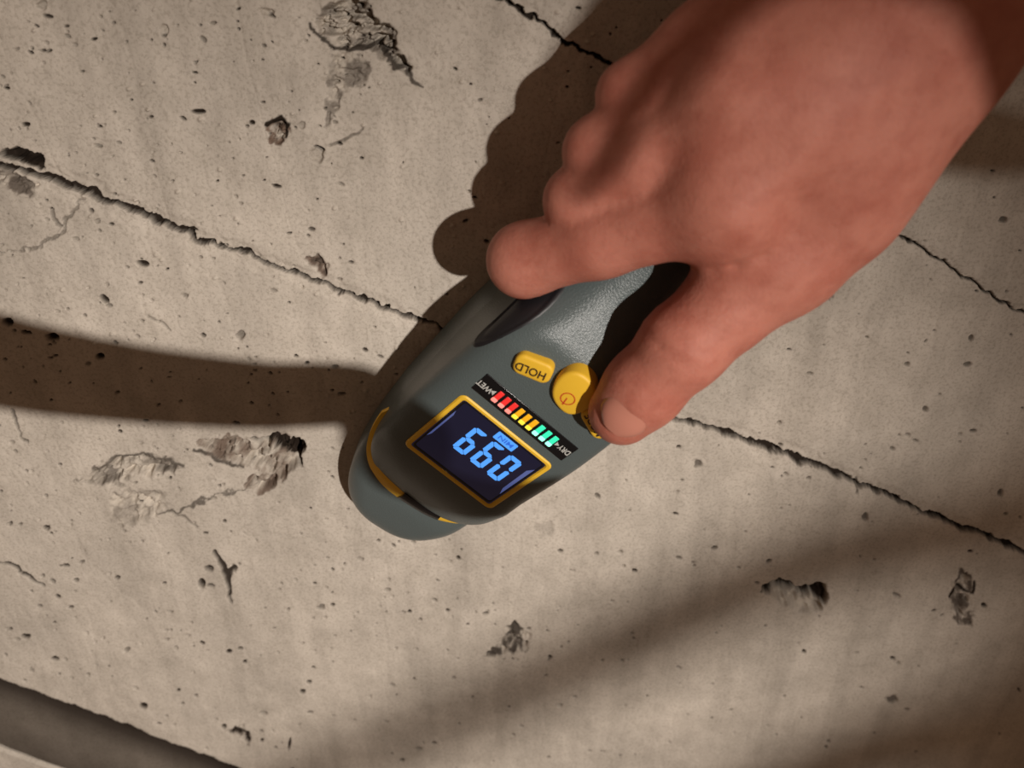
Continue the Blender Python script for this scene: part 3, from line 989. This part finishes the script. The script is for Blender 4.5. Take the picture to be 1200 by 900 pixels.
    # the hand closes on the meter, it does not run through it
    wx = gx[:, None] - O[0]; wy = gy[None, :] - O[1]
    DX = (wx * math.cos(TH) + wy * math.sin(TH)) * 1000; DY = (-wx * math.sin(TH) + wy * math.cos(TH)) * 1000
    xs_ = np.linspace(-45, 170, 216)
    inter = lambda fn: np.interp(DX, xs_, [fn(q) for q in xs_])
    HWm, ZTm = inter(hw_up), inter(zt_up)
    ZBm = inter(lambda q: float(pchip(q, [-45.2, 36, 44, 62, 84, 110, 160, 170], [-9, -9, -6, 0, 10, 14, 15, 20])))
    ZTm = ZTm + ROLL * DY * np.clip(1 - (DX - 40) / 40, 0, 1)
    f_ = np.clip((DX - 34) / 30, 0, 1); f_ = f_ * f_ * (3 - 2 * f_)
    RR = np.minimum(6.5 + 8 * f_, (ZTm - ZBm) * 0.48)
    q1 = np.abs(DY - inter(yc)) - HWm + RR
    zc = (ZTm + ZBm) / 2; hh = (ZTm - ZBm) / 2
    q2 = np.abs(gz[None, None, :] * 1000 - zc[:, :, None]) - (hh - RR)[:, :, None]
    q1 = q1[:, :, None]
    box_d = np.hypot(np.maximum(q1, 0), np.maximum(q2, 0)) + np.minimum(np.maximum(q1, q2), 0) - RR[:, :, None]
    box_d = np.where(((DX > 171) | (DX < -46))[:, :, None], 50.0, box_d) / 1000 - 0.0018
    hand = np.maximum(hand, -box_d.astype(np.float32))
    btn = field()
    d0 = np.array([O[0], O[1], 0]); q0, q1_ = (d0 + RZ.T @ dl(39.6, b_, -2.4) for b_ in (-19.5, -12.0))
    cap(btn, q0, q1_, 0.0052, 0.0052, 0.0005)
    q0, q1_ = (d0 + RZ.T @ dl(a_, -3.6, -6.4) for a_ in (39.5, 45.5))
    cap(btn, q0, q1_, 0.0092, 0.0092, 0.0005)
    q0, q1_ = (d0 + RZ.T @ dl(a_, -8.2, -4.0) for a_ in (38.5, 46.0))
    cap(btn, q0, q1_, 0.0066, 0.0066, 0.0005)
    hand = np.maximum(hand, -btn)
    # ---- surface nets
    S = hand < 0
    c8 = [(i, j, k2) for i in (0, 1) for j in (0, 1) for k2 in (0, 1)]
    cnt = np.zeros(tuple(n - 1), np.int8)
    for i, j, k2 in c8:
        cnt += S[i:n[0] - 1 + i, j:n[1] - 1 + j, k2:n[2] - 1 + k2]
    act = (cnt > 0) & (cnt < 8)
    idx = np.argwhere(act)
    vid = np.full(act.shape, -1, np.int64); vid[act] = np.arange(len(idx))
    acc = np.zeros((len(idx), 3)); num = np.zeros(len(idx))
    edges = [(a, b) for a in c8 for b in c8 if a < b and sum(abs(a[q] - b[q]) for q in range(3)) == 1]
    for a, b in edges:
        va = hand[idx[:, 0] + a[0], idx[:, 1] + a[1], idx[:, 2] + a[2]]; vb = hand[idx[:, 0] + b[0], idx[:, 1] + b[1], idx[:, 2] + b[2]]
        mk = (va < 0) != (vb < 0)
        t = np.where(mk, va / np.where(mk, va - vb, 1), 0)
        acc += mk[:, None] * (np.array(a)[None] + t[:, None] * (np.array(b) - np.array(a))[None]); num += mk
    V = lo_ + h * (idx + acc / num[:, None])
    quads = []
    for ax in range(3):
        u, v = (ax + 1) % 3, (ax + 2) % 3
        sl0 = [slice(1, n[q] - 1) for q in range(3)]; sl0[ax] = slice(0, n[ax] - 1)
        sl1 = list(sl0); sl1[ax] = slice(1, n[ax])
        s0, s1 = S[tuple(sl0)], S[tuple(sl1)]
        e = np.argwhere(s0 != s1); flip = s0[tuple(e.T)]
        off = np.array([1, 1, 1]); off[ax] = 0
        e = e + off
        du = np.zeros(3, int); du[u] = 1; dv = np.zeros(3, int); dv[v] = 1
        g = lambda q: vid[q[:, 0], q[:, 1], q[:, 2]]
        q4 = np.stack([g(e - du - dv), g(e - dv), g(e), g(e - du)], 1)
        q4[~flip] = q4[~flip][:, ::-1]
        quads.append(q4)
    Q = np.concatenate(quads); Q = Q[(Q >= 0).all(1)]
    # relax
    ed = np.concatenate([Q[:, [0, 1]], Q[:, [1, 2]], Q[:, [2, 3]], Q[:, [3, 0]]])
    deg = np.bincount(ed.ravel(), minlength=len(V))[:, None]
    for lam in (0.5, -0.3, 0.5, -0.3, 0.4):
        sm = np.zeros_like(V)
        for q in range(3):
            sm[:, q] = np.bincount(ed[:, 0], V[ed[:, 1], q], len(V)) + np.bincount(ed[:, 1], V[ed[:, 0], q], len(V))
        V = V + lam * (sm / np.maximum(deg, 1) - V)

    # skin creases pressed into the surface
    def crease(p0, p1, w, depth, rad=0.012):
        nonlocal V
        d = p1 - p0
        t = np.clip((V - p0) @ d / (d @ d), 0, 1)
        dist = np.linalg.norm(V - p0 - t[:, None] * d, axis=1)
        V = V - np.array([0, 0, 1.0]) * (depth * np.exp(-(dist / w) ** 2))[:, None]
    def crease2(pts, w, depth, zmin):
        for p0, p1 in zip(pts[:-1], pts[1:]):
            p0, p1 = P(*p0)[:2], P(*p1)[:2]
            d = p1 - p0
            t = np.clip((V[:, :2] - p0) @ d / (d @ d), 0, 1)
            dist = np.linalg.norm(V[:, :2] - p0 - t[:, None] * d, axis=1)
            V[:, 2] -= np.where(V[:, 2] > zmin, depth * np.exp(-(dist / w) ** 2), 0)
    crease2([(752, 400, 0.071), (775, 412, 0.072), (812, 424, 0.070)], 0.0009, 0.0004, 0.055)
    crease2([(770, 386, 0.071), (800, 398, 0.072), (826, 410, 0.070)], 0.0009, 0.00025, 0.055)
    crease2([(836, 316, 0.066), (860, 309, 0.068), (892, 297, 0.070)], 0.0016, 0.0009, 0.050)
    me = fast_mesh('hand', V, Q)
    o = link('hand', me, M['skin'])
    tag(o, 'bare right hand from the top right gripping the meter, thumb beside its buttons', 'hand')

    # thumbnail
    nz = unit(np.cross(tdir, np.cross(unit(CAM - ttip) + np.array([0.12, -0.05, 0.0]), tdir)))
    side = np.cross(tdir, nz)
    cen = ttip - tdir * 0.0032
    verts, faces = [], []
    NU, NV = 16, 14
    for lay in (0, 1):
        for i in range(NU + 1):
            for j in range(NV + 1):
                u = -1 + 2 * i / NU; v = -1 + 2 * j / NV
                # superellipse outline, squarer at the free end
                wv = 0.0066 * (1 - abs(u) ** 3.2 * (0.40 if u > 0 else 0.30))
                L_ = 0.0058
                ang = v * wv / 0.0092
                r = 0.0112 + (0.00025 if lay == 0 else -0.0012) - 0.0006 * max(0, u) ** 2 * 2 - (0.0008 if u < -0.8 else 0) - 0.0009 * abs(v) ** 6
                base = cen - np.array([0, 0, 0.0012]) + tdir * (u * L_ * (1 - 0.14 * abs(v) ** 2.5))
                verts.append(base + nz * r * math.cos(ang) + side * r * math.sin(ang))
    W = NV + 1; B = (NU + 1) * W
    for i in range(NU):
        for j in range(NV):
            a = i * W + j
            faces.append((a, a + 1, a + W + 1, a + W)); faces.append((B + a, B + a + W, B + a + W + 1, B + a + 1))
    nail = link('thumbnail', mesh('thumbnail', verts, faces), M['nail'], o, 179)
    return o


build_hand()


# ------------------------------------------------------------------ tubes added out of view to throw the shadow bands
def tube(name, pts, rad, material, seg=20, n=90):
    pts = [np.array(p, float) for p in pts]
    rad = rad if isinstance(rad, (list, tuple)) else [rad] * len(pts)
    out, rr = [], []
    for i in range(len(pts) - 1):
        p0, p1, p2, p3 = pts[max(i - 1, 0)], pts[i], pts[i + 1], pts[min(i + 2, len(pts) - 1)]
        m_ = max(4, n // (len(pts) - 1))
        for s in range(m_ + (1 if i == len(pts) - 2 else 0)):
            t = s / m_
            out.append(0.5 * ((2 * p1) + (-p0 + p2) * t + (2 * p0 - 5 * p1 + 4 * p2 - p3) * t * t + (-p0 + 3 * p1 - 3 * p2 + p3) * t ** 3))
            rr.append(rad[i] * (1 - t) + rad[i + 1] * t)
    verts, faces = [], []
    for i, c in enumerate(out):
        d = out[min(i + 1, len(out) - 1)] - out[max(i - 1, 0)]; d /= np.linalg.norm(d)
        s = np.cross(d, [0, 0, 1.0]); s /= np.linalg.norm(s) + 1e-9; u = np.cross(s, d)
        for k2 in range(seg):
            a = 2 * math.pi * k2 / seg
            verts.append(c + rr[i] * (math.cos(a) * s + math.sin(a) * u))
    for i in range(len(out) - 1):
        for k2 in range(seg):
            b = (k2 + 1) % seg
            faces.append((i * seg + k2, i * seg + b, (i + 1) * seg + b, (i + 1) * seg + k2))
    faces.append(tuple(range(seg - 1, -1, -1))); faces.append(tuple((len(out) - 1) * seg + q for q in range(seg)))
    return link(name, mesh(name, verts, faces), material, None, 50)


LP = np.array(LAMP)
def toward(px, py, z):
    s = P(px, py, 0.0)
    return s + (LP - s) * (z / LP[2])


def past(px, py, zt, z):
    s_ = P(px, py, zt)
    return s_ + (LP - s_) * ((z - zt) / (LP[2] - zt))


shade_tube = tube('shade_tube', [past(650, 572, 0.042, 0.216), past(560, 584, 0.036, 0.216), past(478, 556, 0.030, 0.216), toward(425, 468, 0.216), toward(300, 464, 0.217), toward(150, 450, 0.219), toward(0, 425, 0.222),
                     toward(-150, 380, 0.22), toward(-420, 300, 0.17), toward(-900, 200, 0.02)],
            [0.0055, 0.0075, 0.0092, 0.0100, 0.0112, 0.0128, 0.0150, 0.0165, 0.0165, 0.0165], M['shade_tube'])  # unseen tube added to cast the sharp band at left
tag(shade_tube, 'thick black tube added out of view at left to cast a shadow band', 'shade_tube')
soft_shade_tube = tube('soft_shade_tube', [toward(1500, 545, 0.75), toward(1250, 600, 0.755), toward(1050, 635, 0.76), toward(900, 678, 0.76), toward(750, 745, 0.76), toward(600, 815, 0.76),
                       toward(420, 890, 0.76), toward(250, 985, 0.755), toward(420, 1080, 0.75), toward(800, 975, 0.75), toward(1000, 890, 0.75), toward(1150, 862, 0.75), toward(1450, 840, 0.74)],
             [0.0064, 0.0064, 0.0064, 0.0062, 0.0060, 0.0052, 0.0040, 0.0036, 0.004, 0.0056, 0.0062, 0.0064, 0.0064], M['shade_tube'], 12)  # unseen loop added near the torch for the soft bands
tag(soft_shade_tube, 'thin black tube added out of view beneath the torch to cast soft shadow bands', 'soft_shade_tube')
hand_shade_tube = tube('hand_shade_tube', [past(664, 232, 0.050, 0.272), past(710, 172, 0.054, 0.273), past(762, 112, 0.060, 0.275), past(850, 20, 0.064, 0.278),
                           past(930, -48, 0.066, 0.283), past(1040, -62, 0.068, 0.287), past(1130, -36, 0.068, 0.29), past(1184, 45, 0.064, 0.29), past(1192, 130, 0.040, 0.287),
                           toward(1190, 168, 0.285), toward(1300, 138, 0.28), toward(1500, 80, 0.27)],
               [0.0013, 0.0018, 0.0021, 0.0026, 0.0046, 0.0075, 0.0100, 0.0110, 0.0100, 0.0070, 0.0065, 0.0065], M['shade_tube'], 12, 140)  # unseen tube added to darken the fingers and wrist
tag(hand_shade_tube, 'thin black tube added out of view above the hand to shade fingers and wrist', 'shade_caster')
